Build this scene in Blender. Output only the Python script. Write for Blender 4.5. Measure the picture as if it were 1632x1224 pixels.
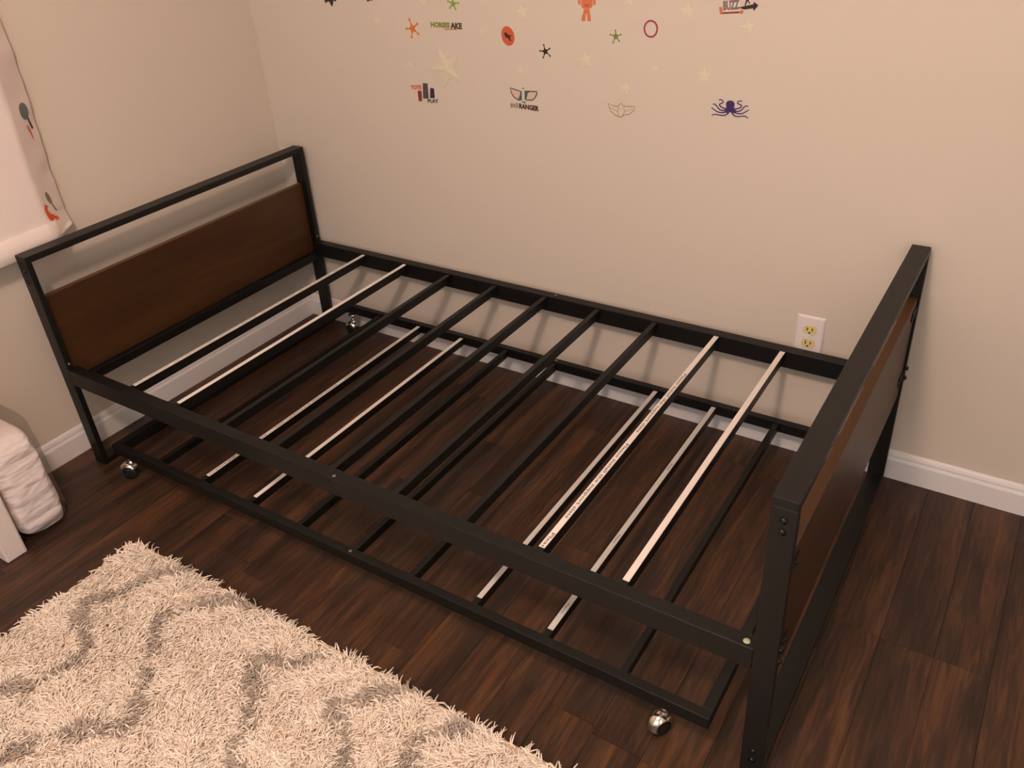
import bpy, bmesh, math, random
import numpy as np
from mathutils import Vector, Matrix

for o in list(bpy.data.objects):
    bpy.data.objects.remove(o)
S = bpy.context.scene
COL = S.collection

# ------------------------------------------------------------------ camera
CAM_R = Matrix(((0.8429818, -0.47708751, -0.24853408),      # columns: right, forward, up
                (0.53496967, 0.69498766, 0.48041608),
                (-0.05647239, -0.53794021, 0.8410893)))
CAM_P = Vector((2.2573, -1.9725, 1.4623))
F_PX = 1338.4
cam_d = bpy.data.cameras.new('camera')
cam = bpy.data.objects.new('camera', cam_d)
COL.objects.link(cam)
r_, f_, u_ = CAM_R.col[0], CAM_R.col[1], CAM_R.col[2]
cam.matrix_world = Matrix(((r_[0], u_[0], -f_[0], CAM_P[0]),
                           (r_[1], u_[1], -f_[1], CAM_P[1]),
                           (r_[2], u_[2], -f_[2], CAM_P[2]),
                           (0, 0, 0, 1)))
cam_d.sensor_width = 36
cam_d.lens = F_PX / 1632 * 36
cam_d.clip_start = 0.02
S.camera = cam

# ------------------------------------------------------------------ light
w = bpy.data.worlds.new('world')
S.world = w
w.use_nodes = True
w.node_tree.nodes['Background'].inputs[0].default_value = (0.6, 0.7, 0.8, 1)
w.node_tree.nodes['Background'].inputs[1].default_value = 0.02

ld = bpy.data.lights.new('ceiling_lamp', 'POINT')            # the room's ceiling lamp, warm
ld.energy = 73
ld.color = (1.0, 0.74, 0.60)
ld.shadow_soft_size = 0.10
lo = bpy.data.objects.new('ceiling_lamp', ld)
COL.objects.link(lo)
lo.location = (1.84, -2.15, 2.3)

hd = bpy.data.lights.new('cool_fill_light', 'AREA')            # added weak cool fill from behind the camera, keeps shadows neutral
hd.shape = 'RECTANGLE'
hd.size, hd.size_y = 1.9, 1.9
hd.energy = 14.0
hd.color = (0.62, 0.88, 1.0)
ho = bpy.data.objects.new('cool_fill_light', hd)
COL.objects.link(ho)
ho.location = (2.1, -3.5, 1.3)
ho.rotation_euler = (math.radians(90), 0, 0)

dd = bpy.data.lights.new('right_fill_light', 'AREA')            # added fill at the right wall, brightens the wall below the headboard
dd.shape = 'RECTANGLE'
dd.size, dd.size_y = 0.8, 1.9
dd.energy = 4.5
dd.color = (0.95, 0.92, 0.88)
do = bpy.data.objects.new('right_fill_light', dd)
COL.objects.link(do)
do.location = (3.36, -2.4, 1.0)
do.rotation_euler = (math.radians(90), 0, math.radians(90))

S.view_settings.view_transform = 'Standard'
S.view_settings.look = 'None'
S.view_settings.gamma = 1
S.view_settings.exposure = 0.25
S.view_settings.use_curve_mapping = False

# ------------------------------------------------------------------ helpers
def srgb(r, g, b):
    f = lambda c: (c / 12.92) if c <= 0.04045 else ((c + 0.055) / 1.055) ** 2.4
    return (f(r / 255), f(g / 255), f(b / 255), 1)

def mat(name, col, rough=0.6, metal=0.0, spec=0.5, coat=0.0):
    m = bpy.data.materials.new(name)
    m.use_nodes = True
    b = m.node_tree.nodes['Principled BSDF']
    b.inputs['Base Color'].default_value = col
    b.inputs['Roughness'].default_value = rough
    b.inputs['Metallic'].default_value = metal
    b.inputs['Specular IOR Level'].default_value = spec
    b.inputs['Coat Weight'].default_value = coat
    return m

def N(m, t, **kw):
    n = m.node_tree.nodes.new(t)
    for k, v in kw.items():
        setattr(n, k, v)
    return n

def L(m, a, b):
    m.node_tree.links.new(a, b)

def bump(m, scale, strength, dist=0.002, detail=3, coords='Object', stretch=None):
    b = m.node_tree.nodes['Principled BSDF']
    tc = N(m, 'ShaderNodeTexCoord')
    nz = N(m, 'ShaderNodeTexNoise')
    nz.inputs['Scale'].default_value = scale
    nz.inputs['Detail'].default_value = detail
    src = tc.outputs[coords]
    if stretch:
        mp = N(m, 'ShaderNodeMapping')
        mp.inputs['Scale'].default_value = stretch
        L(m, src, mp.inputs[0]); src = mp.outputs[0]
    L(m, src, nz.inputs['Vector'])
    bp = N(m, 'ShaderNodeBump')
    bp.inputs['Strength'].default_value = strength
    bp.inputs['Distance'].default_value = dist
    L(m, nz.outputs['Fac'], bp.inputs['Height'])
    L(m, bp.outputs['Normal'], b.inputs['Normal'])
    return m

def wood(name, stops, stretch, scale, rough, blotch=2.0, obj_random=True, bmp=0.15):
    """grain along the axis with the small stretch value"""
    m = mat(name, (0, 0, 0, 1), rough, spec=0.4)
    b = m.node_tree.nodes['Principled BSDF']
    tc = N(m, 'ShaderNodeTexCoord')
    oi = N(m, 'ShaderNodeObjectInfo')
    add = N(m, 'ShaderNodeVectorMath', operation='MULTIPLY_ADD')
    add.inputs[1].default_value = (1, 1, 1)
    cmb = N(m, 'ShaderNodeCombineXYZ')
    mul = N(m, 'ShaderNodeMath', operation='MULTIPLY')
    mul.inputs[1].default_value = 37.0 if obj_random else 0.0
    L(m, oi.outputs['Random'], mul.inputs[0])
    for i in range(3):
        L(m, mul.outputs[0], cmb.inputs[i])
    L(m, tc.outputs['Object'], add.inputs[0])
    L(m, cmb.outputs[0], add.inputs[2])
    mp = N(m, 'ShaderNodeMapping')
    mp.inputs['Scale'].default_value = stretch
    L(m, add.outputs[0], mp.inputs[0])
    n1 = N(m, 'ShaderNodeTexNoise')
    n1.inputs['Scale'].default_value = scale
    n1.inputs['Detail'].default_value = 6
    n1.inputs['Roughness'].default_value = 0.65
    n1.inputs['Distortion'].default_value = 0.9
    L(m, mp.outputs[0], n1.inputs['Vector'])
    mp2 = N(m, 'ShaderNodeMapping')
    mp2.inputs['Scale'].default_value = tuple(0.35 + 0.3 * s for s in stretch)
    L(m, add.outputs[0], mp2.inputs[0])
    n2 = N(m, 'ShaderNodeTexNoise')
    n2.inputs['Scale'].default_value = scale * 0.35
    n2.inputs['Detail'].default_value = 4
    n2.inputs['Distortion'].default_value = 1.2
    L(m, mp2.outputs[0], n2.inputs['Vector'])
    mx = N(m, 'ShaderNodeMath', operation='MULTIPLY_ADD')
    mx.inputs[1].default_value = 0.55
    L(m, n1.outputs['Fac'], mx.inputs[0])
    ml = N(m, 'ShaderNodeMath', operation='MULTIPLY')
    ml.inputs[1].default_value = 0.45
    L(m, n2.outputs['Fac'], ml.inputs[0])
    L(m, ml.outputs[0], mx.inputs[2])
    # small difference from board to board
    off = N(m, 'ShaderNodeMath', operation='MULTIPLY_ADD')
    off.inputs[1].default_value = 0.035 if obj_random else 0.0
    L(m, oi.outputs['Random'], off.inputs[0])
    L(m, mx.outputs[0], off.inputs[2])
    cr = N(m, 'ShaderNodeValToRGB')
    cr.color_ramp.elements[0].position = stops[0][0]
    cr.color_ramp.elements[0].color = stops[0][1]
    cr.color_ramp.elements[1].position = stops[-1][0]
    cr.color_ramp.elements[1].color = stops[-1][1]
    for p, c in stops[1:-1]:
        e = cr.color_ramp.elements.new(p); e.color = c
    L(m, off.outputs[0], cr.inputs['Fac'])
    L(m, cr.outputs['Color'], b.inputs['Base Color'])
    bp = N(m, 'ShaderNodeBump')
    bp.inputs['Strength'].default_value = bmp
    bp.inputs['Distance'].default_value = 0.002
    L(m, n1.outputs['Fac'], bp.inputs['Height'])
    L(m, bp.outputs['Normal'], b.inputs['Normal'])
    return m

def link(name, me, m=None, parent=None, smooth=False):
    o = bpy.data.objects.new(name, me)
    COL.objects.link(o)
    if m is not None and not me.materials:
        for k in (m if isinstance(m, (list, tuple)) else [m]):
            me.materials.append(k)
    if parent is not None:
        o.parent = parent
    if smooth:
        for p in me.polygons:
            p.use_smooth = True
    return o

def from_bm(name, bm, m=None, parent=None, smooth=False):
    bmesh.ops.recalc_face_normals(bm, faces=bm.faces)
    me = bpy.data.meshes.new(name)
    bm.to_mesh(me); bm.free()
    return link(name, me, m, parent, smooth)

def add_box(bm, x0, x1, y0, y1, z0, z1, bev=0.0, lean=0.0, seg=2):
    vs = [bm.verts.new((x, y, z)) for x in (x0, x1) for y in (y0, y1) for z in (z0, z1)]
    idx = [(0, 1, 3, 2), (4, 6, 7, 5), (0, 4, 5, 1), (2, 3, 7, 6), (0, 2, 6, 4), (1, 5, 7, 3)]
    fs = [bm.faces.new([vs[i] for i in q]) for q in idx]
    new = vs
    if bev:
        es = list({e for f in fs for e in f.edges})
        r = bmesh.ops.bevel(bm, geom=es, offset=bev, segments=seg, affect='EDGES', profile=0.5)
        new = list({v for v in r['verts']} | {v for v in vs if v.is_valid})
    if lean:
        for v in new:
            v.co.x += lean * v.co.z
    return new

def box(name, x0, x1, y0, y1, z0, z1, m, parent=None, bev=0.0015, lean=0.0, seg=2):
    bm = bmesh.new()
    add_box(bm, x0, x1, y0, y1, z0, z1, bev, lean, seg)
    return from_bm(name, bm, m, parent)

def empty(name, loc=(0, 0, 0)):
    o = bpy.data.objects.new(name, None)
    COL.objects.link(o)
    o.location = loc
    o.empty_display_size = 0.05
    return o

def tag(o, label=None, cat=None, group=None, kind=None):
    if label: o['label'] = label
    if cat: o['category'] = cat
    if group: o['group'] = group
    if kind: o['kind'] = kind
    return o

def under(parent, *objs):
    """parent while staying at the same place in the room"""
    loc = parent.location
    for o in objs:
        o.parent = parent
        o.location = Vector(o.location) - Vector(loc)

def dome(name, c, axis, r, h, m, parent=None, seg=12, rings=4, skirt=0.0):
    """round bolt head at c pointing along axis"""
    bm = bmesh.new()
    prev = None
    prof = [(r, -0.0006 - skirt)] + [(r * math.cos(a), h * math.sin(a)) for a in [i * math.pi / 2 / rings for i in range(rings)]]
    z = Vector((0, 0, 1)).rotation_difference(Vector(axis)).to_matrix()
    for rr, hh in prof:
        ring = [bm.verts.new(z @ Vector((rr * math.cos(t), rr * math.sin(t), hh)) + Vector(c))
                for t in [2 * math.pi * i / seg for i in range(seg)]]
        if prev:
            for i in range(seg):
                bm.faces.new((prev[i], prev[(i + 1) % seg], ring[(i + 1) % seg], ring[i]))
        else:
            bm.faces.new(ring)
        prev = ring
    top = bm.verts.new(z @ Vector((0, 0, h)) + Vector(c))
    for i in range(seg):
        bm.faces.new((prev[i], prev[(i + 1) % seg], top))
    return from_bm(name, bm, m, parent, True)

def lathe(bm, prof, c, axis=(0, 0, 1), seg=20, sweep=2 * math.pi, start=0.0):
    rot = Vector((0, 0, 1)).rotation_difference(Vector(axis)).to_matrix()
    full = abs(sweep - 2 * math.pi) < 1e-6
    n = seg if full else seg + 1
    rows = []
    for rr, hh in prof:
        rows.append([bm.verts.new(rot @ Vector((rr * math.cos(start + sweep * i / seg), rr * math.sin(start + sweep * i / seg), hh)) + Vector(c)) for i in range(n)])
    for a, b in zip(rows, rows[1:]):
        for i in range(seg):
            j = (i + 1) % n
            bm.faces.new((a[i], a[j], b[j], b[i]))
    return rows

# ------------------------------------------------------------------ materials
M_WALL = mat('wall_paint', srgb(209, 198, 186), 0.75, spec=0.25)
bump(M_WALL, 190, 0.10, 0.001, 3)
M_CEIL = mat('ceiling_paint', srgb(232, 228, 220), 0.9, spec=0.2)
M_TRIM = mat('white_trim_paint', srgb(226, 221, 222), 0.42)
M_METAL = mat('black_powder_coat', srgb(10, 9, 8), 0.47, spec=0.42)
bump(M_METAL, 900, 0.05, 0.0003, 2)
M_BOLT = mat('black_bolt', srgb(14, 14, 14), 0.25, metal=0.3)
M_ZINC = mat('zinc_screw', srgb(150, 150, 140), 0.35, metal=0.8)
M_CHROME = mat('chrome', srgb(225, 220, 212), 0.16, metal=1.0)
M_RUBBER = mat('black_rubber', srgb(16, 16, 16), 0.5)
M_TAPE = mat('white_paper_strip', srgb(236, 226, 220), 0.6)
M_TAPE_GREY = mat('scuffed_paper_strip', srgb(205, 200, 196), 0.6)
M_INK = mat('grey_ink', srgb(88, 80, 74), 0.7)
M_FLOOR = wood('dark_hickory_plank',
               [(0.30, srgb(28, 20, 15)), (0.43, srgb(43, 30, 22)), (0.515, srgb(60, 40, 28)), (0.61, srgb(84, 55, 35)), (0.76, srgb(112, 73, 43))],
               (30.0, 2.2, 6.0), 2.6, 0.42, bmp=0.2)
M_SUB = mat('floor_joint', srgb(34, 23, 17), 0.8)
M_PANEL = wood('brown_bamboo_panel',
               [(0.28, srgb(44, 25, 10)), (0.5, srgb(58, 34, 14)), (0.72, srgb(76, 48, 22))],
               (9.0, 1.0, 12.0), 2.0, 0.45, obj_random=True, bmp=0.05)
M_EDGE = mat('light_wood_edge', srgb(94, 60, 28), 0.5)
M_PLATE = mat('outlet_plate_white', srgb(232, 222, 224), 0.35)
M_SOCKET = mat('socket_cream', srgb(226, 206, 140), 0.4)
M_SLOT = mat('socket_slot', srgb(30, 26, 20), 0.6)
M_FABRIC = mat('curtain_fabric', srgb(232, 218, 214), 0.85, spec=0.2)
bump(M_FABRIC, 600, 0.12, 0.0006, 2)

# ------------------------------------------------------------------ room shell
RX, RY, RZ = 3.4, -3.55, 2.42
def shell(name, *a):
    o = box(name, *a, parent=None, bev=0)
    o['kind'] = 'structure'
    return o
shell('wall_back', -0.12, RX + 0.12, 0, 0.12, -0.06, RZ + 0.1, M_WALL)
shell('wall_left', -0.12, 0, RY - 0.12, 0, -0.06, RZ + 0.1, M_WALL)
shell('wall_right', RX, RX + 0.12, RY - 0.12, 0, -0.06, RZ + 0.1, M_WALL)
shell('wall_front', 0, RX, RY - 0.12, RY, -0.06, RZ + 0.1, M_WALL)
shell('ceiling', 0, RX, RY, 0, RZ, RZ + 0.1, M_CEIL)
floor = shell('floor', 0, RX, RY, 0, -0.06, -0.005, M_SUB)

# floor planks, laid along the left wall (y), every one a piece of its own
rng = random.Random(4)
PW, PL = 0.1055, 0.92
x_first = 2.304 - PW * 22
cols = []
x = x_first
while x < RX:
    cols.append((max(x, 0.0), min(x + PW, RX))); x += PW
seam_fix = {21: -0.568, 22: -0.568, 12: -1.105}
for ci, (xa, xb) in enumerate(cols):
    if xb - xa < 0.006: continue
    y = -seam_fix.get(ci, rng.uniform(0.1, PL))
    y = -(((-(-y)) % PL + PL) % PL) if ci not in seam_fix else -(abs(seam_fix[ci]) % PL)
    cuts = [0.0]
    yy = y if y < -0.08 else y - PL
    while yy > RY + 0.05:
        cuts.append(yy); yy -= PL
    cuts.append(RY)
    for ya, yb in zip(cuts, cuts[1:]):
        cx, cy = (xa + xb) / 2, (ya + yb) / 2
        hx, hy = (xb - xa) / 2 - 0.00015, (ya - yb) / 2 - 0.00015
        bm = bmesh.new()
        c = 0.0003
        lo_ = [bm.verts.new((sx * hx, sy * hy, -0.005)) for sx, sy in ((-1, -1), (1, -1), (1, 1), (-1, 1))]
        mi = [bm.verts.new((sx * hx, sy * hy, -0.0007)) for sx, sy in ((-1, -1), (1, -1), (1, 1), (-1, 1))]
        up = [bm.verts.new((sx * (hx - c), sy * (hy - c), 0)) for sx, sy in ((-1, -1), (1, -1), (1, 1), (-1, 1))]
        for a, b in ((lo_, mi), (mi, up)):
            for i in range(4):
                bm.faces.new((a[i], a[(i + 1) % 4], b[(i + 1) % 4], b[i]))
        bm.faces.new(up); bm.faces.new(lo_[::-1])
        p = from_bm('plank', bm, M_FLOOR, floor)
        p.location = (cx, cy, 0)

# skirting boards with a moulded top
def skirting(name, along):
    prof = [(0, 0), (0.012, 0), (0.012, 0.058), (0.0105, 0.062), (0.0085, 0.066), (0.0085, 0.072), (0.006, 0.079), (0.003, 0.083), (0, 0.084)]
    bm = bmesh.new()
    rows = []
    for end in (0, 1):
        row = []
        for d, h in prof:
            if along == 'back':
                row.append(bm.verts.new((d if end == 0 and False else (0.0 if end == 0 else RX), -d, h)))
            else:
                row.append(bm.verts.new((d, (-0.0121 if end == 0 else RY), h)))
        rows.append(row)
    n = len(prof)
    for i in range(n):
        j = (i + 1) % n
        bm.faces.new((rows[0][i], rows[0][j], rows[1][j], rows[1][i]))
    bm.faces.new(rows[0]); bm.faces.new(rows[1])
    o = from_bm(name, bm, M_TRIM)
    o['kind'] = 'structure'
    return o
skirting('baseboard_back', 'back')
skirting('baseboard_left', 'left')

# ------------------------------------------------------------------ bed frame
HX0, HX1 = 0.087, 0.1303
FX0, FX1 = 2.0465, 2.087
YF, YB = -1.010, -0.0196
PWY = 0.0155
HLEAN, FLEAN = 0.0091, -0.0157
H1, H2 = 0.6613, 0.6575
TT = 0.0175
ZT, ZB = 0.3287, 0.2796
RW = 0.030

bed = empty('bed_frame', (1.087, -0.515, 0))
tag(bed, 'black metal bed frame with brown wooden end panels, bare slats and no mattress', 'bed')
parts = []
def bp(name, *a, m=M_METAL, **k):
    o = box(name, *a, m, **k)
    parts.append(o)
    return o
for nm, x0, x1, H, ln in (('headboard', HX0, HX1, H1, HLEAN), ('footboard', FX0, FX1, H2, FLEAN)):
    bp(nm + '_post', x0, x1, YF, YF + PWY, 0, H - TT, lean=ln)
    bp(nm + '_post', x0, x1, YB - PWY, YB, 0, H - TT, lean=ln)
    bp(nm + '_top_bar', x0, x1, YF, YB, H - TT, H, lean=ln)
    bp(nm + '_bottom_bar', x0, x1, YF + PWY, YB - PWY, 0, TT, lean=ln)
    if nm == 'headboard':
        bp(nm + '_crossbar', x0 + 0.021, x1, YF + PWY, YB - PWY, 0.263, 0.2905, lean=ln)
        pan = bp(nm + '_panel', x0 + 0.003, x0 + 0.0205, YF + PWY, YB - PWY, 0.266, 0.537, m=M_PANEL, lean=ln)
    else:
        bp(nm + '_crossbar', x0, x1 - 0.025, YF + PWY, YB - PWY, 0.263, 0.2905, lean=ln)
        pan = bp(nm + '_panel', x1 - 0.0245, x1 - 0.005, YF + PWY, YB - PWY, 0.266, 0.537, m=M_PANEL, lean=ln)
    pan['label'] = 'brown wooden panel'
    pan.data.materials.append(M_EDGE)
    for f in pan.data.polygons:
        if abs(f.normal.z) > 0.8: f.material_index = 1
# side rails
hxr, fxr = HX1 + HLEAN * 0.3, FX0 + FLEAN * 0.3
bp('side_rail', hxr, fxr, YF, YF + RW, ZB, ZT)
bp('side_rail', hxr, fxr, YB - RW, YB, ZB, ZT)
# slats
def text_mesh(s, size=1.0, spacing=1.0, bold=0.008):
    cu = bpy.data.curves.new('lettering', 'FONT')
    cu.body = s
    cu.size = size
    cu.space_character = spacing
    cu.resolution_u = 2
    cu.offset = bold
    o = bpy.data.objects.new('lettering', cu)
    COL.objects.link(o)
    dg = bpy.context.evaluated_depsgraph_get()
    me = bpy.data.meshes.new_from_object(o.evaluated_get(dg))
    bpy.data.objects.remove(o); bpy.data.curves.remove(cu)
    co = np.array([v.co[:] for v in me.vertices])
    fs = [list(p.vertices) for p in me.polygons]
    bpy.data.meshes.remove(me)
    co -= [co[:, 0].min(), co[:, 1].min(), 0]
    return co, fs

def strip(parent, x, y0, y1, z, wid, m, phrase=None, starts=(), length=0.28, capratio=0.7):
    """paper strip glued on a slat; its print reads from the wall towards the room (letter tops to +x)"""
    bm = bmesh.new()
    add_box(bm, x - wid / 2, x + wid / 2, y0, y1, z - 0.0001, z + 0.0005)
    if phrase:
        co, fs = text_mesh(phrase)
        W, H = co[:, 0].max(), co[:, 1].max()
        sx, sy = length / W, wid * capratio / H
        for st in starts:
            vs = []
            keep = []
            for a, b, _ in co:
                yy = st - a * sx
                vs.append(bm.verts.new((x - wid * capratio / 2 + b * sy, max(yy, y0 + 0.002), z + 0.0008)))
            for f in fs:
                if min(co[i][0] for i in f) * sx < st - y0 - 0.003:
                    try:
                        fc = bm.faces.new([vs[i] for i in f]); fc.material_index = 1
                    except ValueError:
                        pass
    me = bpy.data.meshes.new('paper_strip')
    for fc in bm.faces:
        fc.normal_update()
        if fc.material_index == 1 and fc.normal.z < 0:
            fc.normal_flip()
    bm.to_mesh(me); bm.free()
    o = link('paper_strip', me, [m, M_INK], None)
    return o

SLX = [0.3640 + 0.17835 * i for i in range(9)]
SW, SH, SZ = 0.0150, 0.026, 0.3255
PH = 'Please install the support slats'
slats = []
for i, x in enumerate(SLX):
    s = bp('slat', x - SW / 2, x + SW / 2, YF + RW, YB - RW, SZ - SH, SZ, bev=0.001)
    if i in (0, 1, 7, 8):
        y0, y1 = YF + RW + 0.010, YB - RW - 0.001
        if i == 0:
            st = strip(s, x, y0, y1, SZ, 0.0125, M_TAPE, PH, [-0.06 - 0.16 * k for k in range(6)], 0.14, 0.45)
        elif i == 7:
            st = strip(s, x, y0, y1, SZ, 0.0132, M_TAPE, PH, [0.066 - 0.3305 * k + 0 for k in (1, 2, 3)], 0.28, 0.72)
        else:
            st = strip(s, x, y0, y1, SZ, 0.0132 if i == 8 else 0.0125, M_TAPE)
        st.parent = s
        s['label'] = 'slat with a white paper strip'
# bolts and small fittings of the bed
for z in (0.6208, 0.590):
    parts.append(dome('bolt', (0.108 + HLEAN * z, YF, z), (0, -1, 0), 0.0058, 0.004, M_BOLT))
    parts.append(dome('bolt', (0.108 + HLEAN * z, YB, z), (0, 1, 0), 0.0058, 0.004, M_BOLT))
for z in (0.6168, 0.5948, 0.072, 0.046):
    parts.append(dome('bolt', (2.0670 + FLEAN * z, YF, z), (0, -1, 0), 0.0062, 0.0042, M_BOLT))
parts.append(dome('bolt', (0.108, YF, 0.0694), (0, -1, 0), 0.0058, 0.004, M_BOLT))
for z in (0.318, 0.345):
    for y in (YF + PWY / 2, YB - PWY / 2):
        parts.append(dome('bolt', (FX1 + FLEAN * z, y, z), (1, 0, 0), 0.0062, 0.006, M_BOLT))
        parts.append(dome('bolt', (HX0 + HLEAN * z, y, z), (-1, 0, 0), 0.0062, 0.006, M_BOLT))
for y, s_ in ((YF + 0.06, 1), (YB - 0.06, -1)):
    # small bracket that screws the panel to the post, seen on the outside of the footboard
    for z in (0.505, 0.33):
        x0 = FX1 - 0.005 + FLEAN * z
        b = box('panel_bracket', x0, x0 + 0.0025, min(y, y - s_ * 0.043), max(y, y - s_ * 0.043), z - 0.012, z + 0.012, M_METAL, bev=0.0006)
        parts.append(b)
        d = dome('bracket_screw', (x0 + 0.0025, y - s_ * 0.014, z), (1, 0, 0), 0.005, 0.0035, M_BOLT)
        d.parent = b
for y in (YF + 0.0085, YB - 0.012):
    parts.append(dome('rail_screw', (1.104, y, ZT), (0, 0, 1), 0.0042, 0.0012, M_ZINC))
parts.append(dome('bolt', (1.090, YF, 0.319), (0, -1, 0), 0.0055, 0.002, M_BOLT))
parts.append(dome('bolt', (1.090, YB, 0.319), (0, 1, 0), 0.0055, 0.002, M_BOLT))
cap = dome('rail_screw_cap', (2.0262, YF + 0.0125, ZT), (0, 0, 1), 0.0062, 0.002, mat('pale_green_cap', srgb(176, 182, 150), 0.5))
cap['label'] = 'pale green screw cap'
parts.append(cap)
for z, dx in ((0.345, 0.0),):
    parts.append(dome('rail_screw', (HX1 + HLEAN * z, YF + 0.009, z), (1, 0, 0), 0.0035, 0.002, M_ZINC))
    parts.append(dome('rail_screw', (HX1 + HLEAN * z, YB - 0.009, z), (1, 0, 0), 0.0035, 0.002, M_ZINC))
under(bed, *parts)

# ------------------------------------------------------------------ trundle frame
TX0, TX1, TY0, TY1 = 0.228, 1.9843, -1.0188, -0.043
TZ, TB = 0.115, 0.085
TWD = 0.0205
tr = empty('trundle_frame', ((TX0 + TX1) / 2, (TY0 + TY1) / 2, 0))
tag(tr, 'low black metal trundle frame on chrome casters, rolled in under the bed', 'trundle bed')
parts = []
bp('side_rail', TX0, TX1, TY0, TY0 + TWD, TB, TZ, bev=0.001)
bp('side_rail', TX0, TX1, TY1 - TWD, TY1, TB, TZ, bev=0.001)
bp('end_rail', TX0, TX0 + TWD, TY0 + TWD, TY1 - TWD, TB, TZ, bev=0.001)
bp('end_rail', TX1 - TWD, TX1, TY0 + TWD, TY1 - TWD, TB, TZ, bev=0.001)
TSX = [0.410, 0.5835, 0.7625, 0.935, 1.113, 1.283, 1.4525, 1.6285, 1.803]
for i, x in enumerate(TSX):
    s = bp('slat', x - 0.0075, x + 0.0075, TY0 + TWD, TY1 - TWD, TZ - 0.026, TZ - 0.003, bev=0.001)
    if i in (1, 2, 6, 7):
        y0, y1 = TY0 + TWD + 0.020, TY1 - TWD - 0.006
        if i == 1:
            st = strip(s, x, y0, y1, TZ - 0.003, 0.0122, M_TAPE, PH, [-0.19 - 0.29 * k for k in range(3)], 0.255, 0.55)
        elif i == 7:
            st = strip(s, x, y0, y1, TZ - 0.003, 0.0128, M_TAPE_GREY, 'Please', [-0.36, -0.66, -0.90], 0.03, 0.35)
        else:
            st = strip(s, x, y0, y1, TZ - 0.003, 0.0122, M_TAPE if i != 6 else M_TAPE_GREY)
        st.parent = s
        s['label'] = 'slat with a scuffed white paper strip' if i == 7 else 'slat with a white paper strip'
parts.append(dome('rail_screw', (1.112, TY0 + 0.010, TZ), (0, 0, 1), 0.0042, 0.0012, M_ZINC))
parts.append(dome('rail_screw', (1.112, TY1 - 0.010, TZ), (0, 0, 1), 0.0042, 0.0012, M_ZINC))

def caster(x, y, ang):
    """chrome hooded caster: swivel bracket with hood > wheel"""
    bm = bmesh.new()
    # mounting plate and stem
    lathe(bm, [(0.0, 0.0845), (0.016, 0.0845), (0.016, 0.081), (0.007, 0.080), (0.007, 0.068), (0.012, 0.064), (0.0, 0.063)], (x, y, 0), seg=16)
    # hood: shell over the upper and front half of the wheel
    ax = Vector((math.cos(ang), math.sin(ang), 0))
    fw = Vector((-math.sin(ang), math.cos(ang), 0))
    R, c = 0.0270, Vector((x, y, 0.029)) + fw * 0.010
    n = 14
    rows = []
    for t in (-1.0, -0.92, -0.5, 0.0, 0.5, 0.92, 1.0):
        rr = R * (1.0 - 0.38 * abs(t) ** 3)
        off = 0.0165 * t
        rows.append([bm.verts.new(c + ax * off + (fw * math.cos(a) + Vector((0, 0, 1)) * math.sin(a)) * rr)
                     for a in [math.radians(-42 + 205 * i / n) for i in range(n + 1)]])
    for a, b in zip(rows, rows[1:]):
        for i in range(n):
            bm.faces.new((a[i], a[i + 1], b[i + 1], b[i]))
    # neck joining stem and hood
    lathe(bm, [(0.007, 0.070), (0.009, 0.055), (0.012, 0.050)], (x, y, 0), seg=14)
    o = from_bm('caster', bm, M_CHROME, None, True)
    o['label'] = 'chrome hooded caster'
    sm = o.modifiers.new('thickness', 'SOLIDIFY'); sm.thickness = 0.0012
    wb = bmesh.new()
    for t in (-0.0075, 0.0075):
        lathe(wb, [(0.0, -0.0055), (0.012, -0.0055), (0.0185, -0.0045), (0.0205, -0.002), (0.0205, 0.002), (0.0185, 0.0045), (0.012, 0.0055), (0.0, 0.0055)],
              c + ax * t + Vector((0, 0, -0.0085)), axis=ax, seg=22)
    wh = from_bm('wheel', wb, M_RUBBER, None, True)
    wh.parent = o
    parts.append(o)
caster(0.262, TY0 + 0.019, math.radians(124))
caster(1.893, TY0 + 0.019, math.radians(146))
caster(0.275, TY1 - 0.020, math.radians(100))
caster(1.935, TY1 - 0.020, math.radians(60))
under(tr, *parts)

# ------------------------------------------------------------------ shag rug
RUG = (0.508, 2.02, -2.32, -1.180)
rug = empty('shag_rug', ((RUG[0] + RUG[1]) / 2, (RUG[2] + RUG[3]) / 2, 0))
tag(rug, 'thick cream shag rug with thin grey lattice lines, lying beside the bed', 'rug')
back = box('rug_backing', RUG[0], RUG[1], RUG[2], RUG[3], 0, 0.010, mat('rug_backing', srgb(196, 172, 148), 0.95), bev=0.003)
lines = [
 [(0.712, -1.167), (0.666, -1.256), (0.613, -1.337), (0.597, -1.378), (0.671, -1.446), (0.719, -1.487), (0.718, -1.541), (0.659, -1.626), (0.61, -1.70)],
 [(0.943, -1.172), (0.838, -1.249), (0.795, -1.297), (0.791, -1.342), (0.859, -1.395), (0.891, -1.442), (0.943, -1.493), (0.955, -1.544), (0.888, -1.611), (0.816, -1.68), (0.80, -1.75), (0.90, -1.86)],
 [(1.206, -1.180), (1.168, -1.251), (1.061, -1.312), (1.122, -1.349), (1.17, -1.402), (1.205, -1.471), (1.232, -1.504), (1.2, -1.58), (1.1, -1.68), (1.15, -1.8)],
 [(1.419, -1.175), (1.368, -1.219), (1.308, -1.293), (1.353, -1.332), (1.401, -1.374), (1.46, -1.45), (1.48, -1.52), (1.38, -1.62)],
 [(1.564, -1.205), (1.508, -1.26), (1.497, -1.301), (1.518, -1.337), (1.60, -1.42), (1.68, -1.5), (1.62, -1.6)],
]
nr = np.random.default_rng(7)
NT = 105000
bx = nr.uniform(RUG[0] + 0.004, RUG[1] - 0.004, NT)
by = nr.uniform(RUG[2] + 0.004, RUG[3] - 0.004, NT)
dmin = np.full(NT, 9.0)
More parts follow.
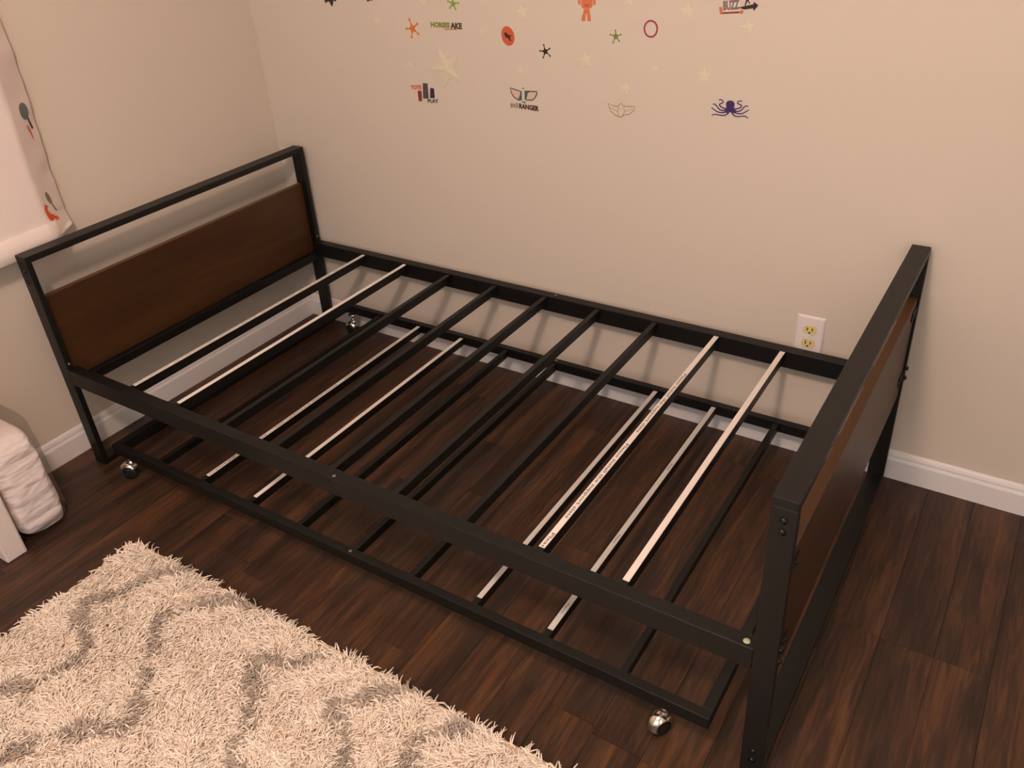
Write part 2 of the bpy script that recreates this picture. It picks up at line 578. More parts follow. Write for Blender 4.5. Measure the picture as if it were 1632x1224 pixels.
wob = 0.006 * np.sin(bx * 61 + by * 23) + 0.005 * np.sin(by * 83 - bx * 37)
for ln in lines:
    for (ax_, ay_), (cx_, cy_) in zip(ln, ln[1:]):
        dx, dy = cx_ - ax_, cy_ - ay_
        t = np.clip(((bx - ax_) * dx + (by - ay_) * dy) / (dx * dx + dy * dy), 0, 1)
        dmin = np.minimum(dmin, np.hypot(bx - ax_ - t * dx, by - ay_ - t * dy))
grey = np.clip(1.0 - (dmin + wob - 0.010) / 0.009, 0, 1)
grey = (nr.uniform(0, 1, NT) < grey * 0.95)
# each yarn: a bent three-sided tube, leaning in locally shared directions (clumps)
ph = 2.2 * np.sin(bx * 19 + 1.3 * np.sin(by * 13)) + 2.2 * np.sin(by * 23 + 1.7 * np.sin(bx * 17)) + nr.normal(0, 0.8, NT)
ln_ = nr.uniform(0.017, 0.030, NT)
th0 = nr.uniform(0.15, 0.75, NT); th1 = nr.uniform(1.1, 2.6, NT)
SEG = 3
px, py, pz = bx.copy(), by.copy(), np.full(NT, 0.009)
wid = nr.uniform(0.0012, 0.0021, NT)
V = np.zeros((NT, SEG + 1, 3, 3))
for k in range(SEG + 1):
    f = k / SEG
    th = th0 + (th1 - th0) * f
    dxx, dyy, dzz = np.sin(th) * np.cos(ph), np.sin(th) * np.sin(ph), np.cos(th)
    if k:
        px = px + dxx * ln_ / SEG; py = py + dyy * ln_ / SEG; pz = np.maximum(pz + dzz * ln_ / SEG, 0.0035)
    ph = ph + nr.normal(0, 0.34, NT)
    sxv, syv = -np.sin(ph), np.cos(ph)
    ux, uy, uz = -np.cos(th) * np.cos(ph), -np.cos(th) * np.sin(ph), np.sin(th)
    r = wid * (1.0, 1.1, 1.0, 0.55)[k]
    for j in range(3):
        a = 2 * math.pi * j / 3
        ca, sa = math.cos(a), math.sin(a)
        V[:, k, j, 0] = px + r * (ca * sxv + sa * ux)
        V[:, k, j, 1] = py + r * (ca * syv + sa * uy)
        V[:, k, j, 2] = pz + r * (sa * uz)
V[..., 2] = np.maximum(V[..., 2], 0.001)
nv = NT * (SEG + 1) * 3
base = (np.arange(NT) * (SEG + 1) * 3)[:, None, None, None]
quad = []
for k in range(SEG):
    for j in range(3):
        j2 = (j + 1) % 3
        quad.append([k * 3 + j, k * 3 + j2, (k + 1) * 3 + j2, (k + 1) * 3 + j])
quad = np.array(quad)[None, :, :] + (np.arange(NT) * (SEG + 1) * 3)[:, None, None]
loops = quad.reshape(-1).astype(np.int32)
me = bpy.data.meshes.new('pile')
me.vertices.add(nv)
me.vertices.foreach_set('co', V.reshape(-1).astype(np.float32))
npoly = len(loops) // 4
me.loops.add(len(loops)); me.loops.foreach_set('vertex_index', loops)
me.polygons.add(npoly)
me.polygons.foreach_set('loop_start', np.arange(0, len(loops), 4, dtype=np.int32))
me.polygons.foreach_set('use_smooth', np.ones(npoly, dtype=bool))
cream = np.array(srgb(255, 240, 226)[:3]); greyc = np.array(srgb(193, 179, 167)[:3])
yc = np.where(grey[:, None], greyc[None], cream[None]) * nr.uniform(0.88, 1.06, NT)[:, None]
att = me.attributes.new('yarn', 'FLOAT_COLOR', 'POINT')
cc = np.ones((NT, (SEG + 1) * 3, 4)); cc[..., :3] = yc[:, None, :]
att.data.foreach_set('color', cc.reshape(-1).astype(np.float32))
me.update()
M_YARN = mat('shag_yarn', srgb(230, 210, 186), 0.9, spec=0.15)
at = N(M_YARN, 'ShaderNodeAttribute'); at.attribute_name = 'yarn'
L(M_YARN, at.outputs['Color'], M_YARN.node_tree.nodes['Principled BSDF'].inputs['Base Color'])
pile = link('pile', me, M_YARN)
pile['kind'] = 'stuff'
under(rug, back, pile)

# ------------------------------------------------------------------ curtain on the left wall
def curtain_x(y, z):
    """distance of the cloth from the wall"""
    edge = -0.798 - 0.010 * math.sin((z - 0.6) * 9.0) * 0.7 - 0.02 * min(0.3, max(0, z - 0.95))
    d = edge - y                                   # 0 at the free edge, grows away from it
    if d < 0.085:
        t = d / 0.085
        x = 0.014 + 0.058 * t
        x += 0.0018 * math.sin(z * 52 + d * 40) * (1 - t) + 0.0014 * math.sin(z * 97 + 1.1) * (1 - t)
    else:
        x = 0.072 + 0.004 * math.sin((d - 0.085) * 11) + 0.002 * math.sin(z * 7 + d * 5)
    if z < 0.70:
        x += 0.008 * min(1.0, (0.70 - z) / 0.02)
    return x, edge
cur = empty('curtain', (0.07, -1.15, 0.645))
tag(cur, 'white printed curtain hanging on the left wall above the headboard end', 'curtain')
bm = bmesh.new()
zs = [0.642 + (2.2 - 0.642) * (k / 150) for k in range(151)]
grid = []
for z in zs:
    row = []
    for k in range(49):
        d = (0.62) * (k / 48) ** 1.5
        _, e = curtain_x(0, z)
        y = e - d
        x, _ = curtain_x(y, z)
        zz = z - (0.014 * (1 - d / 0.09) if (d < 0.09 and z < 0.66) else 0) * -1.0
        row.append(bm.verts.new((x, y, zz)))
    grid.append(row)
for a, b in zip(grid, grid[1:]):
    for i in range(len(a) - 1):
        bm.faces.new((a[i], a[i + 1], b[i + 1], b[i]))
cl = from_bm('cloth', bm, M_FABRIC, None, True)
sm = cl.modifiers.new('thickness', 'SOLIDIFY'); sm.thickness = 0.0022; sm.offset = -1
hem = bmesh.new()
hrows = []
for z, ex in ((0.6405, 0.0018), (0.642, 0.0046), (0.672, 0.0046), (0.699, 0.0040), (0.7005, 0.0008)):
    row = []
    for k in range(33):
        _, e = curtain_x(0, 0.68)
        y = e - 0.06 - 0.56 * (k / 32)
        x, _ = curtain_x(y, min(z, 0.70))
        row.append(hem.verts.new((x + ex, y, z)))
    hrows.append(row)
for a, b in zip(hrows, hrows[1:]):
    for i in range(len(a) - 1):
        hem.faces.new((a[i], a[i + 1], b[i + 1], b[i]))
hm = from_bm('hem', hem, M_FABRIC, None, True)
cps = [cl, hm]
def cprint(name, pts, m, lab=None):
    """flat print on the cloth: outline in (y, z)"""
    bm = bmesh.new()
    vs = [bm.verts.new((curtain_x(y, z)[0] + 0.0040, y, z)) for y, z in pts]
    f = bm.faces.new(vs)
    f.normal_update()
    bmesh.ops.triangulate(bm, faces=[f], ngon_method='EAR_CLIP')
    o = from_bm(name, bm, m)
    if lab: o['label'] = lab
    cps.append(o)
def ell(cy, cz, ry, rz, rot=0, n=16):
    return [(cy + ry * math.cos(t) * math.cos(rot) - rz * math.sin(t) * math.sin(rot),
             cz + ry * math.cos(t) * math.sin(rot) + rz * math.sin(t) * math.cos(rot)) for t in [2 * math.pi * i / n for i in range(n)]]
P_TEAL = mat('print_teal', srgb(104, 114, 112), 0.85); P_DARK = mat('print_dark', srgb(70, 44, 46), 0.85)
P_ORANGE = mat('print_orange', srgb(226, 96, 40), 0.85); P_OLIVE = mat('print_olive', srgb(138, 124, 96), 0.85)
P_STEM = mat('print_stem', srgb(96, 92, 88), 0.85)
cprint('tree_print', ell(-0.830, 0.972, 0.0165, 0.021), P_TEAL, 'grey-green tree crown print')
cprint('trunk_print', [(-0.826, 0.957), (-0.821, 0.955), (-0.814, 0.925), (-0.8205, 0.923)], P_DARK, 'dark trunk print')
cprint('animal_print', [(-0.842, 0.938), (-0.839, 0.937), (-0.832, 0.922), (-0.834, 0.939), (-0.831, 0.938), (-0.827, 0.915), (-0.8275, 0.898), (-0.831, 0.905), (-0.832, 0.916)], P_ORANGE, 'orange animal print')
cprint('leaf_print', ell(-0.852, 0.753, 0.0075, 0.018, 0.25), P_OLIVE, 'olive leaf print')
cprint('stem_print', [(-0.850, 0.738), (-0.847, 0.738), (-0.838, 0.714), (-0.842, 0.713)], P_STEM, 'grey stem print')
cprint('fox_print', [(-0.883, 0.738), (-0.879, 0.742), (-0.876, 0.747), (-0.873, 0.742), (-0.869, 0.741), (-0.866, 0.737), (-0.871, 0.735), (-0.873, 0.729), (-0.870, 0.721), (-0.864, 0.714),
                     (-0.858, 0.711), (-0.853, 0.705), (-0.846, 0.702), (-0.841, 0.694), (-0.849, 0.691), (-0.855, 0.695), (-0.859, 0.700), (-0.866, 0.697), (-0.874, 0.699), (-0.879, 0.706), (-0.882, 0.716), (-0.884, 0.728)], P_ORANGE, 'orange fox print')
under(cur, *cps)

# ------------------------------------------------------------------ wrapped pillow and white panel at the left wall
def blob(x0, x1, y0, y1, z0, z1, p, wr, seed, nu=40, nvv=28):
    bm = bmesh.new()
    c = Vector(((x0 + x1) / 2, (y0 + y1) / 2, (z0 + z1) / 2)); h = Vector(((x1 - x0) / 2, (y1 - y0) / 2, (z1 - z0) / 2))
    sg = lambda v, e: math.copysign(abs(v) ** e, v)
    rows = []
    for j in range(nvv + 1):
        b = -math.pi / 2 + math.pi * j / nvv
        row = []
        for i in range(nu):
            a = 2 * math.pi * i / nu
            d = Vector((sg(math.cos(a), p) * sg(math.cos(b), p), sg(math.sin(a), p) * sg(math.cos(b), p), sg(math.sin(b), p)))
            k = 1 + wr * (math.sin(d.z * 9 + a * 3 + seed) * 0.5 + math.sin(d.z * 17 - a * 5 + seed * 2) * 0.35 + math.sin(a * 9 + d.z * 4 + seed) * 0.25) * max(0.0, 1 - abs(d.z) ** 3)
            row.append(bm.verts.new((c.x + h.x * d.x * k, c.y + h.y * d.y * k, c.z + h.z * d.z)))
        rows.append(row)
    for a, b in zip(rows, rows[1:]):
        for i in range(nu):
            bm.faces.new((a[i], a[(i + 1) % nu], b[(i + 1) % nu], b[i]))
    bmesh.ops.remove_doubles(bm, verts=bm.verts, dist=1e-5)
    return bm
pil = empty('wrapped_pillow', (0.15, -1.27, 0))
tag(pil, 'white pillow in a clear plastic bag, standing against the left wall', 'pillow')
M_PIL = mat('pillow_white', srgb(226, 214, 214), 0.7)
bump(M_PIL, 12, 0.8, 0.026, 2.5, stretch=(1.0, 1.0, 2.4))
pm = from_bm('pillow', blob(0.030, 0.264, -1.332, -1.204, 0.0, 0.300, 0.30, 0.03, 1.0, 72, 60), M_PIL, None, True)
for v in pm.data.vertices:                       # bottom of the bundle rises towards the near side
    t = max(0.0, (-1.262 - v.co.y) / 0.07)
    v.co.z += 0.030 * t * t * max(0, 1 - v.co.z / 0.12)
    v.co.x -= 0.05 * max(0, (v.co.z - 0.1)) * 1.2
M_WRAP = bpy.data.materials.new('clear_plastic'); M_WRAP.use_nodes = True
nt = M_WRAP.node_tree; nt.nodes.remove(nt.nodes['Principled BSDF'])
tb = nt.nodes.new('ShaderNodeBsdfTransparent'); tb.inputs[0].default_value = (0.99, 0.985, 0.98, 1)
gb = nt.nodes.new('ShaderNodeBsdfGlossy'); gb.inputs['Roughness'].default_value = 0.13
lw = nt.nodes.new('ShaderNodeLayerWeight'); lw.inputs['Blend'].default_value = 0.10
mxs = nt.nodes.new('ShaderNodeMixShader')
nz = nt.nodes.new('ShaderNodeTexNoise'); nz.inputs['Scale'].default_value = 16; nz.inputs['Detail'].default_value = 3; nz.inputs['Distortion'].default_value = 1.0
tcw = nt.nodes.new('ShaderNodeTexCoord'); bpw = nt.nodes.new('ShaderNodeBump'); bpw.inputs['Strength'].default_value = 0.35; bpw.inputs['Distance'].default_value = 0.008
nt.links.new(tcw.outputs['Object'], nz.inputs['Vector']); nt.links.new(nz.outputs['Fac'], bpw.inputs['Height'])
nt.links.new(bpw.outputs[0], gb.inputs['Normal'])
hf = nt.nodes.new('ShaderNodeMath'); hf.operation = 'MULTIPLY'; hf.inputs[1].default_value = 0.45
nt.links.new(lw.outputs['Fresnel'], hf.inputs[0]); nt.links.new(hf.outputs[0], mxs.inputs[0]); nt.links.new(tb.outputs[0], mxs.inputs[1]); nt.links.new(gb.outputs[0], mxs.inputs[2])
nt.links.new(mxs.outputs[0], nt.nodes['Material Output'].inputs[0])
wm = from_bm('plastic_bag', blob(0.022, 0.272, -1.334, -1.194, 0.0, 0.345, 0.28, 0.03, 2.3, 60, 40), M_WRAP, None, True)
for v in wm.data.vertices:
    v.co.x -= 0.05 * max(0, (v.co.z - 0.1)) * 1.3
wm['label'] = 'clear plastic bag'
under(pil, pm, wm)

pan = empty('white_panel', (0.15, -1.366, 0))
tag(pan, 'white boxed panel standing on edge at the left edge, in front of the wrapped pillow', 'panel')
bm = bmesh.new(); add_box(bm, 0.016, 0.2716, -1.393, -1.339, 0, 0.62, 0.004, seg=2)
bd = from_bm('board', bm, bump(mat('panel_white', srgb(222, 210, 206), 0.6), 30, 0.25, 0.003, 3))
ed = box('edge_strip', 0.2712, 0.2728, -1.3445, -1.3415, 0.006, 0.60, mat('panel_edge', srgb(196, 180, 172), 0.6), bev=0.0004)
under(pan, bd, ed)

# ------------------------------------------------------------------ things on the back wall
def W(u, v):
    """where the photograph's point (u, v) lies on the back wall (y = 0): (x, z)"""
    d = CAM_R.col[0] * ((u - 816) / F_PX) + CAM_R.col[1] - CAM_R.col[2] * ((v - 612) / F_PX)
    s = -CAM_P.y / d.y
    p = CAM_P + d * s
    return p.x, p.z

# outlet
ox, oz = 1.8405, 0.361
out = empty('wall_outlet', (ox, 0, oz))
tag(out, 'white double wall outlet with cream sockets, above the far bed rail', 'outlet')
op = []
bm = bmesh.new(); add_box(bm, ox - 0.0365, ox + 0.0365, -0.006, 0.0, oz - 0.0575, oz + 0.0575)
top = [v for v in bm.verts if v.co.y < -0.003]
for v in top:
    v.co.x = ox + (v.co.x - ox) * 0.90; v.co.z = oz + (v.co.z - oz) * 0.935
bmesh.ops.bevel(bm, geom=list(bm.edges), offset=0.0012, segments=2, affect='EDGES')
op.append(from_bm('outlet_plate', bm, M_PLATE))
for cz in (oz + 0.0195, oz - 0.0195):
    bm = bmesh.new()
    ring = []
    for t in [2 * math.pi * i / 32 for i in range(32)]:
        a, b = 0.0172 * math.cos(t), 0.0172 * math.sin(t)
        b = max(-0.0125, min(0.0125, b))
        ring.append((ox + a, cz + b))
    f0 = [bm.verts.new((a, -0.0050, b)) for a, b in ring]
    f1 = [bm.verts.new((ox + (a - ox) * 0.97, -0.0078, cz + (b - cz) * 0.97)) for a, b in ring]
    for i in range(32):
        bm.faces.new((f0[i], f0[(i + 1) % 32], f1[(i + 1) % 32], f1[i]))
    bm.faces.new(f1)
    so = from_bm('socket', bm, M_SOCKET)
    so['label'] = 'cream socket'
    for dx, hh in ((-0.0062, 0.0046), (0.0062, 0.0038)):
        sl = box('slot', ox + dx - 0.0013, ox + dx + 0.0013, -0.0083, -0.0070, cz + 0.0022 - hh, cz + 0.0022 + hh, M_SLOT, bev=0)
        sl.parent = so
    bm = bmesh.new()
    lathe(bm, [(0.0026, 0), (0.0026, 0.0013), (0.0, 0.0013)], (ox, -0.0070, cz - 0.0075), axis=(0, -1, 0), seg=10)
    sl = from_bm('ground_hole', bm, M_SLOT); sl.parent = so
    op.append(so)
op.append(dome('screw', (ox, -0.006, oz), (0, -1, 0), 0.0028, 0.0012, M_PLATE))
under(out, *op)

# decals: flat vinyl, about a third of a millimetre thick
_mc = {}
def vinyl(c, rough=0.45):
    if c not in _mc:
        _mc[c] = mat('vinyl_%02x%02x%02x' % c, srgb(*c), rough)
    return _mc[c]

def flat(bm, pts, lay=0, mi=0, thick=0.0003):
    """one polygon (points on the wall as (x, z)) with thickness"""
    y1 = -0.0003 - 0.0003 * lay
    y0 = y1 + thick
    A = sum(a[0] * b[1] - b[0] * a[1] for a, b in zip(pts, pts[1:] + pts[:1]))
    if A < 0: pts = pts[::-1]
    fr = [bm.verts.new((x, y1, z)) for x, z in pts]
    bk = [bm.verts.new((x, y0, z)) for x, z in pts]
    f = bm.faces.new(fr); f.material_index = mi
    n = len(pts)
    for i in range(n):
        q = bm.faces.new((fr[i], bk[i], bk[(i + 1) % n], fr[(i + 1) % n])); q.material_index = mi
    f.normal_update()
    bmesh.ops.triangulate(bm, faces=[f], ngon_method='EAR_CLIP')

def stroke(bm, pts, w0, w1=None, lay=0, mi=0, closed=False):
    """a line of changing width"""
    w1 = w0 if w1 is None else w1
    P = [Vector(p) for p in pts]
    n = len(P)
    lft, rgt = [], []
    for i in range(n):
        a = P[(i - 1) % n] if (closed or i) else P[i]
        b = P[(i + 1) % n] if (closed or i < n - 1) else P[i]
        t = (b - a).normalized(); nn = Vector((-t.y, t.x))
        wd = (w0 + (w1 - w0) * i / max(1, n - 1)) / 2
        lft.append(P[i] + nn * wd); rgt.append(P[i] - nn * wd)
    rngn = n if closed else n - 1
    for i in range(rngn):
        j = (i + 1) % n
        flat(bm, [tuple(lft[i]), tuple(lft[j]), tuple(rgt[j]), tuple(rgt[i])], lay, mi)

def smooth_line(pts, k=5):
    out_ = []
    P = [Vector(p) for p in pts]
    for i in range(len(P) - 1):
        p0, p1, p2, p3 = P[max(i - 1, 0)], P[i], P[i + 1], P[min(i + 2, len(P) - 1)]
        for s in range(k):
            t = s / k
            out_.append(0.5 * ((2 * p1) + (p2 - p0) * t + (2 * p0 - 5 * p1 + 4 * p2 - p3) * t * t + (3 * p1 - p0 - 3 * p2 + p3) * t ** 3))
    out_.append(P[-1])
    return [tuple(p) for p in out_]

def disc(cx, cz, r, rz=None, n=20, rot=0):
    rz = rz or r
    return ell(cx, cz, r, rz, rot, n)

def place(o, label, cat, group=None):
    """move the origin of a one-mesh thing to its own middle"""
    co = [v.co for v in o.data.vertices]
    c = sum(co, Vector()) / len(co); c.y = 0
    o.data.transform(Matrix.Translation(-c))
    o.location = c
    tag(o, label, cat, group)
    return o

def decal(name, bm, cols, label, cat='wall decal', group=None):
    me = bpy.data.meshes.new(name)
    bmesh.ops.recalc_face_normals(bm, faces=bm.faces)
    bm.to_mesh(me); bm.free()
    return place(link(name, me, [vinyl(c) for c in cols]), label, cat, group)

def Wp(pts, sc=1.0, u0=0.0, v0=0.0):
    """points read from an enlarged crop of the photograph"""
    return [W(u0 + a / sc, v0 + b / sc) for a, b in pts]

def letters(bm, s, p0, p1, height, lay=0, mi=0, bold=0.0):
    """lettering from p0 to p1 along its base line, on the wall (x, z)"""
    co, fs = text_mesh(s, bold=0.06)
    Wd, H = co[:, 0].max(), co[:, 1].max()
    a = Vector(p0); b = Vector(p1); ex = (b - a) / Wd
    ez = Vector((-ex.y, ex.x)).normalized() * (height / H)
    y1 = -0.0004 - 0.0003 * lay
    vs = [bm.verts.new((a.x + ex.x * c[0] + ez.x * c[1], y1, a.y + ex.y * c[0] + ez.y * c[1])) for c in co]
    for f in fs:
        try:
            fc = bm.faces.new([vs[i] for i in f]); fc.material_index = mi
        except ValueError:
            pass

# five-armed badge stars with round tips
def badge(label, col, c, tips):
    bm = bmesh.new()
    C = Vector(W(*c)); T = [Vector(W(*t)) for t in tips]
    T.sort(key=lambda t: math.atan2(t.y - C.y, t.x - C.x))
    R = sum((t - C).length for t in T) / len(T)
    pts = []
    n = len(T)
    for i, t in enumerate(T):
        d = (t - C).normalized(); nn = Vector((-d.y, d.x))
        pts += [C + d * R * 0.62 - nn * R * 0.075, t - d * R * 0.05 - nn * R * 0.075, t - d * R * 0.05 + nn * R * 0.075, C + d * R * 0.62 + nn * R * 0.075]
        d2 = (T[(i + 1) % n] - C).normalized()
        m_ = (d + d2)
        if m_.length > 0.1:
            pts.append(C + m_.normalized() * R * 0.34)
    flat(bm, [tuple(p) for p in pts], 0)
    for t in T:
        flat(bm, disc(t.x, t.y, R * 0.155, n=12), 1)
    return decal('badge_star_decal', bm, [col], label, 'wall decal', 'five-armed badge star decals')
badge('orange badge star decal with ball tips, left of the HORSESAKE lettering', (206, 118, 52), (657.6, 45.5), [(652.4, 31), (665, 38), (666.8, 54), (656.2, 59), (648, 45.5)])
badge('green badge star decal at the top edge, above the HORSESAKE lettering', (124, 160, 66), (722, 6), [(720.5, -8), (730.5, 4.8), (726, 14.5), (717, 12.5), (714, 2)])
badge('black badge star decal with ball tips, right of the orange oval', (44, 24, 24), (869, 82), [(866.7, 71.8), (876, 77.4), (876.8, 89.2), (866, 91.6), (861, 81)])
badge('olive green badge star decal, left of the magenta ring', (112, 132, 64), (981.3, 58), [(981, 48.6), (989.6, 55), (986.8, 65.4), (977.3, 68), (972.8, 55)])

# dark shapes cut by the top edge of the picture
bm = bmesh.new()
flat(bm, Wp([(515.5, -9), (517, 0), (518.5, 5), (520, 4.5), (523, 2), (525, 3), (528, 9.5), (530, 10), (531, 6), (531.5, 1), (534, 2), (535.5, 3), (537, -8), (526, -12)]))
decal('spiky_decal', bm, [(40, 32, 30)], 'black spiky decal cut off by the top edge, the leftmost decal on the wall')
bm = bmesh.new()
flat(bm, Wp([(584, -6), (584.5, 1), (587, 3.5), (588.5, 1), (594, 1), (596, -6)]))
decal('spiky_decal', bm, [(92, 46, 34)], 'small brown decal scrap cut off by the top edge, right of the black spiky one')

# glow stars, cream plastic with ridged points
def glow(label, u, v, rpx, rot):
    cx, cz = W(u, v)
    k = (Vector(W(u + 10, v)) - Vector((cx, cz))).length / 10
    R = rpx * k
    bm = bmesh.new()
    n = 5
    h = min(0.0045, R * 0.10)
    rim_b, rim = [], []
    for i in range(2 * n):
        rr = R if i % 2 == 0 else R * 0.46
        t = rot + math.pi * i / n
        rim_b.append(bm.verts.new((rr * math.cos(t), 0, rr * math.sin(t))))
        rim.append(bm.verts.new((rr * 0.97 * math.cos(t), -h * 0.45, rr * 0.97 * math.sin(t))))
    c = bm.verts.new((0, -h, 0))
    for i in range(2 * n):
        j = (i + 1) % (2 * n)
        bm.faces.new((rim_b[i], rim_b[j], rim[j], rim[i]))
        bm.faces.new((rim[i], rim[j], c))
    bmesh.ops.recalc_face_normals(bm, faces=bm.faces)
    o = from_bm('glow_star', bm, M_GLOW)
    o.location = (cx, 0, cz)
    return tag(o, label, 'glow star', 'cream glow stars on the back wall')
M_GLOW = mat('glow_plastic', srgb(214, 205, 182), 0.5)
for lab, u, v, rp, ro in (
    ('largest cream glow star, above and right of the TOYS PLAY decal', 711, 110, 26, 1.95),
    ('cream glow star at the top edge, left of the upper green badge star', 676, 2, 9, 0.6),
    ('small faint glow star between the orange badge star and the TOYS lettering', 652, 103, 6, 0.9),
    ('faint glow star left of the orange badge star, higher than it', 601, 33, 7, 0.3),
    ('cream glow star above the orange oval decal', 832, 20, 11.5, 1.75),
    ('tiny faint glow star just right of the HORSESAKE lettering', 769, 51, 5.5, 0.5),
    ('faint glow star straight above the winged RANGER decal', 830, 112, 7.5, 1.0),
    ('cream glow star right of and below the black badge star', 933.6, 96, 12, 1.75),
    ('cream glow star at the top edge, right of the orange block figure', 1003, -1, 11, 1.57),
    ('cream glow star right of the magenta ring, near the top edge', 1096.5, 18.5, 13, 1.57),
    ('small faint glow star below the magenta ring', 1044, 109, 7.5, 1.6),
    ('cream glow star just above the pale outlined wings', 997, 142, 12, 1.5),
    ('cream glow star above the purple octopus decal, left of it', 1123, 120.5, 13, 1.57),
    ('cream glow star below the BUZZ lettering', 1192, 45, 14, 1.75),
    ('tiny faint glow star touching the top of the purple octopus decal', 1149, 150, 5.5, 1.6)):
    glow(lab, u, v, rp, ro)

# orange oval with a dark figure
bm = bmesh.new()
cx, cz = W(809.5, 57.5)
flat(bm, disc(cx, cz, 0.0202, 0.0245, 28, 0.25), 0, 0)
flat(bm, Wp([(636, 318), (650, 312), (664, 330), (686, 342), (712, 345), (690, 362), (702, 402), (694, 404), (672, 372), (648, 362), (638, 340)], 6.12, 700, 0), 1, 1)
decal('oval_decal', bm, [(198, 90, 58), (52, 30, 26)], 'orange oval decal with a small dark running shape')

# HORSESAKE lettering
bm = bmesh.new()
C8 = lambda pts: Wp(pts, 11.66, 640, 0)
p = C8([(548, 508), (905, 522), (912, 532), (1128, 545), (800, 556), (1035, 562)])
letters(bm, 'HORSES', p[0], p[1], 0.0145, 0, 0)
letters(bm, 'AKE', p[2], p[3], 0.0160, 0, 1)
flat(bm, C8([(795, 535), (1040, 541), (1040, 556), (800, 554)]), 0, 2)
decal('lettering_decal', bm, [(128, 134, 62), (58, 50, 42), (196, 92, 48)], 'small HORSESAKE lettering in green and black on the wall')

# TOYS PLAY sticker
bm = bmesh.new()
C9 = lambda pts: Wp(pts, 20.4, 640, 125)
p = C9([(315, 362), (655, 362), (860, 790), (1222, 795)])
letters(bm, 'TOYS', p[0], p[1], 0.0125, 0, 0)
letters(bm, 'PLAY', p[2], p[3], 0.0110, 0, 1)
flat(bm, C9([(520, 400), (650, 400), (670, 745), (560, 740)]), 0, 2)
flat(bm, C9([(690, 150), (845, 160), (880, 560), (880, 660), (700, 650)]), 0, 3)
flat(bm, C9([(930, 310), (1055, 320), (1085, 640), (930, 640)]), 0, 4)
decal('word_decal', bm, [(206, 92, 62), (84, 92, 46), (128, 50, 46), (84, 72, 76), (58, 36, 78)], 'TOYS PLAY lettering decal with three coloured blocks')

# wings with RANGER
WC = lambda pts: Wp(pts, 17.49, 790, 120)
bm = bmesh.new()
lw_ = [(405, 345), (560, 400), (700, 450), (690, 560), (700, 690), (630, 690), (500, 590), (440, 480)]
rw_ = [(850, 460), (940, 450), (1150, 455), (1160, 490), (1110, 610), (1040, 685), (860, 690), (840, 570)]
flat(bm, WC(lw_), 0, 0); flat(bm, WC(rw_), 0, 0)
flat(bm, WC([(690, 450), (750, 430), (750, 690), (640, 690), (620, 640), (690, 560)]), 1, 1)
flat(bm, WC([(805, 430), (950, 425), (950, 460), (900, 500), (880, 600), (830, 690), (805, 690)]), 1, 1)
stroke(bm, WC(lw_), 0.0026, lay=2, mi=2, closed=True)
stroke(bm, WC(rw_), 0.0026, lay=2, mi=2, closed=True)
flat(bm, WC([(735, 400), (770, 335), (805, 400), (812, 715), (740, 715)]), 3, 3)
flat(bm, WC([(750, 370), (772, 335), (795, 370), (772, 385)]), 4, 2)
flat(bm, WC([(725, 725), (825, 735), (830, 790), (810, 790), (800, 755), (730, 750)]), 1, 2)
p = WC([(418, 905), (640, 905), (655, 925), (1210, 1010)])
letters(bm, 'SPACE', p[0], p[1], 0.0125, 0, 4)
letters(bm, 'RANGER', p[2], p[3], 0.0145, 0, 2)
decal('emblem_decal', bm, [(206, 184, 166), (84, 112, 124), (72, 44, 40), (206, 204, 192), (134, 124, 110)], 'winged emblem decal with SPACE RANGER lettering below')

# plain outlined wings
W3 = lambda pts: Wp(pts, 5.827, 900, 0)
bm = bmesh.new()
lo2 = [(402, 958), (455, 985), (500, 985), (522, 958), (548, 985), (600, 990), (652, 990), (640, 1030), (600, 1062), (548, 1068), (530, 1088), (505, 1085), (470, 1070), (425, 1030)]
stroke(bm, W3(lo2), 0.0022, lay=0, closed=True)
stroke(bm, W3([(500, 985), (490, 1040), (505, 1085)]), 0.0013)
stroke(bm, W3([(548, 985), (555, 1040), (530, 1088)]), 0.0013)
stroke(bm, W3([(420, 1000), (490, 1035)]), 0.0011); stroke(bm, W3([(555, 1035), (640, 1010)]), 0.0011)
decal('wings_decal', bm, [(150, 132, 100)], 'pale outlined wings decal without lettering')

# purple octopus shape
C3 = lambda pts: Wp(pts, 18.13, 1120, 140)
bm = bmesh.new()
for arm in ([(720, 605), (600, 585), (500, 520), (490, 470), (580, 430), (585, 385), (530, 340), (465, 350)],
            [(700, 650), (560, 650), (470, 610), (400, 520), (345, 470), (290, 475)],
            [(700, 690), (560, 715), (450, 700), (350, 645), (250, 570)],
            [(750, 715), (700, 765), (590, 800), (470, 785), (330, 765), (260, 805)],
            [(880, 615), (1020, 600), (1110, 550), (1110, 500), (1010, 450), (1020, 400), (1060, 380), (1140, 385)],
            [(890, 670), (1040, 680), (1120, 640), (1190, 560), (1250, 525), (1315, 540)],
            [(880, 700), (1000, 740), (1130, 745), (1220, 705), (1335, 635)],
            [(840, 715), (890, 780), (960, 825), (1090, 825), (1220, 820), (1310, 880)]):
    stroke(bm, smooth_line(C3(arm), 4), 0.0034, 0.0024)
flat(bm, C3([(640, 600), (730, 590), (800, 620), (880, 590), (940, 620), (960, 700), (880, 735), (790, 700), (720, 745), (640, 690)]), 1)
hd_ = [(680, 560), (675, 450), (700, 395), (760, 365), (840, 365), (900, 400), (925, 460), (915, 560), (880, 620), (800, 650), (720, 620)]
flat(bm, C3(hd_), 2)
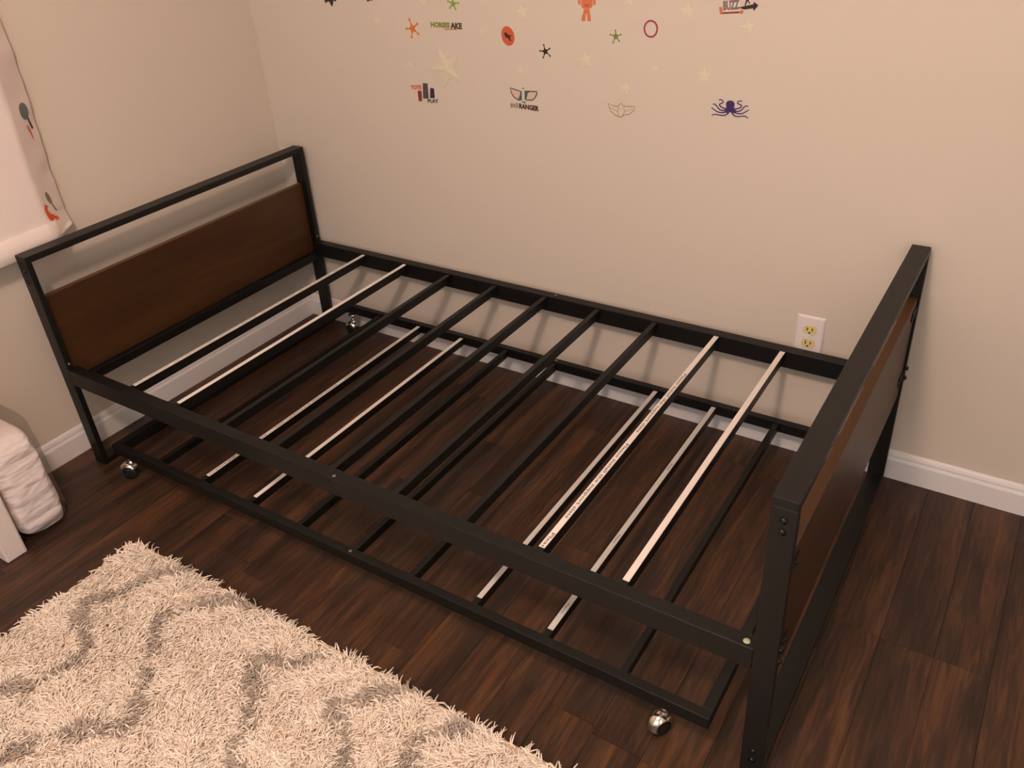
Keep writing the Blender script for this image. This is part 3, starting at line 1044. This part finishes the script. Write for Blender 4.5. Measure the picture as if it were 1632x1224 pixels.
decal('octopus_decal', bm, [(56, 34, 92)], 'dark purple octopus-shaped decal with eight wavy arms')

# magenta ring
bm = bmesh.new()
cx, cz = W(1037.2, 46)
ring_o = disc(cx, cz, 0.0178, 0.0195, 32); 
stroke(bm, disc(cx, cz, 0.0166, 0.0180, 32), 0.0042, closed=True)
decal('ring_decal', bm, [(156, 42, 82)], 'plain magenta ring decal')

# BUZZ sign with arrow
W4 = lambda pts: Wp(pts, 18.13, 1140, 0)
bm = bmesh.new()
flat(bm, W4([(105, 200), (200, 205), (215, 350), (700, 325), (760, 285), (830, 330), (770, 415), (720, 385), (215, 405), (140, 420)]), 0, 0)
flat(bm, W4([(205, 362), (690, 335), (690, 375), (210, 398)]), 1, 3)
flat(bm, W4([(215, 120), (500, 60), (720, 60), (700, 300), (215, 340)]), 0, 1)
p = W4([(232, 312), (705, 272)])
letters(bm, 'BUZZ', p[0], p[1], 0.0205, 1, 4)
flat(bm, W4([(660, 215), (800, 185), (1110, 118), (1115, 45), (1250, 150), (1115, 320), (1095, 240), (830, 275), (740, 240)]), 2, 2)
flat(bm, W4([(890, 0), (960, -10), (1015, 105), (985, 110), (935, 30), (880, 165), (845, 170)]), 2, 2)
decal('sign_decal', bm, [(204, 112, 76), (224, 208, 200), (44, 30, 30), (112, 50, 36), (128, 110, 104)], 'BUZZ lettering decal with an orange base and a black arrow')

# orange block figure cut by the top edge
bm = bmesh.new()
W5 = lambda pts: Wp(pts, 5.827, 900, 0)
for q in ([(150, -60), (262, -60), (258, 62), (235, 82), (172, 82), (155, 62)],
          [(122, 0), (147, 0), (147, 45), (126, 40)], [(264, 0), (290, 0), (286, 45), (266, 50)],
          [(180, 84), (228, 84), (238, 130), (170, 130)],
          [(165, 132), (198, 132), (190, 196), (155, 194)], [(208, 132), (240, 132), (245, 197), (211, 197)]):
    flat(bm, W5(q), 0, 0)
flat(bm, W5([(180, 44), (228, 44), (226, 54), (182, 54)]), 1, 1)
decal('block_figure_decal', bm, [(208, 116, 76), (150, 70, 44)], 'orange block figure decal cut off by the top edge')
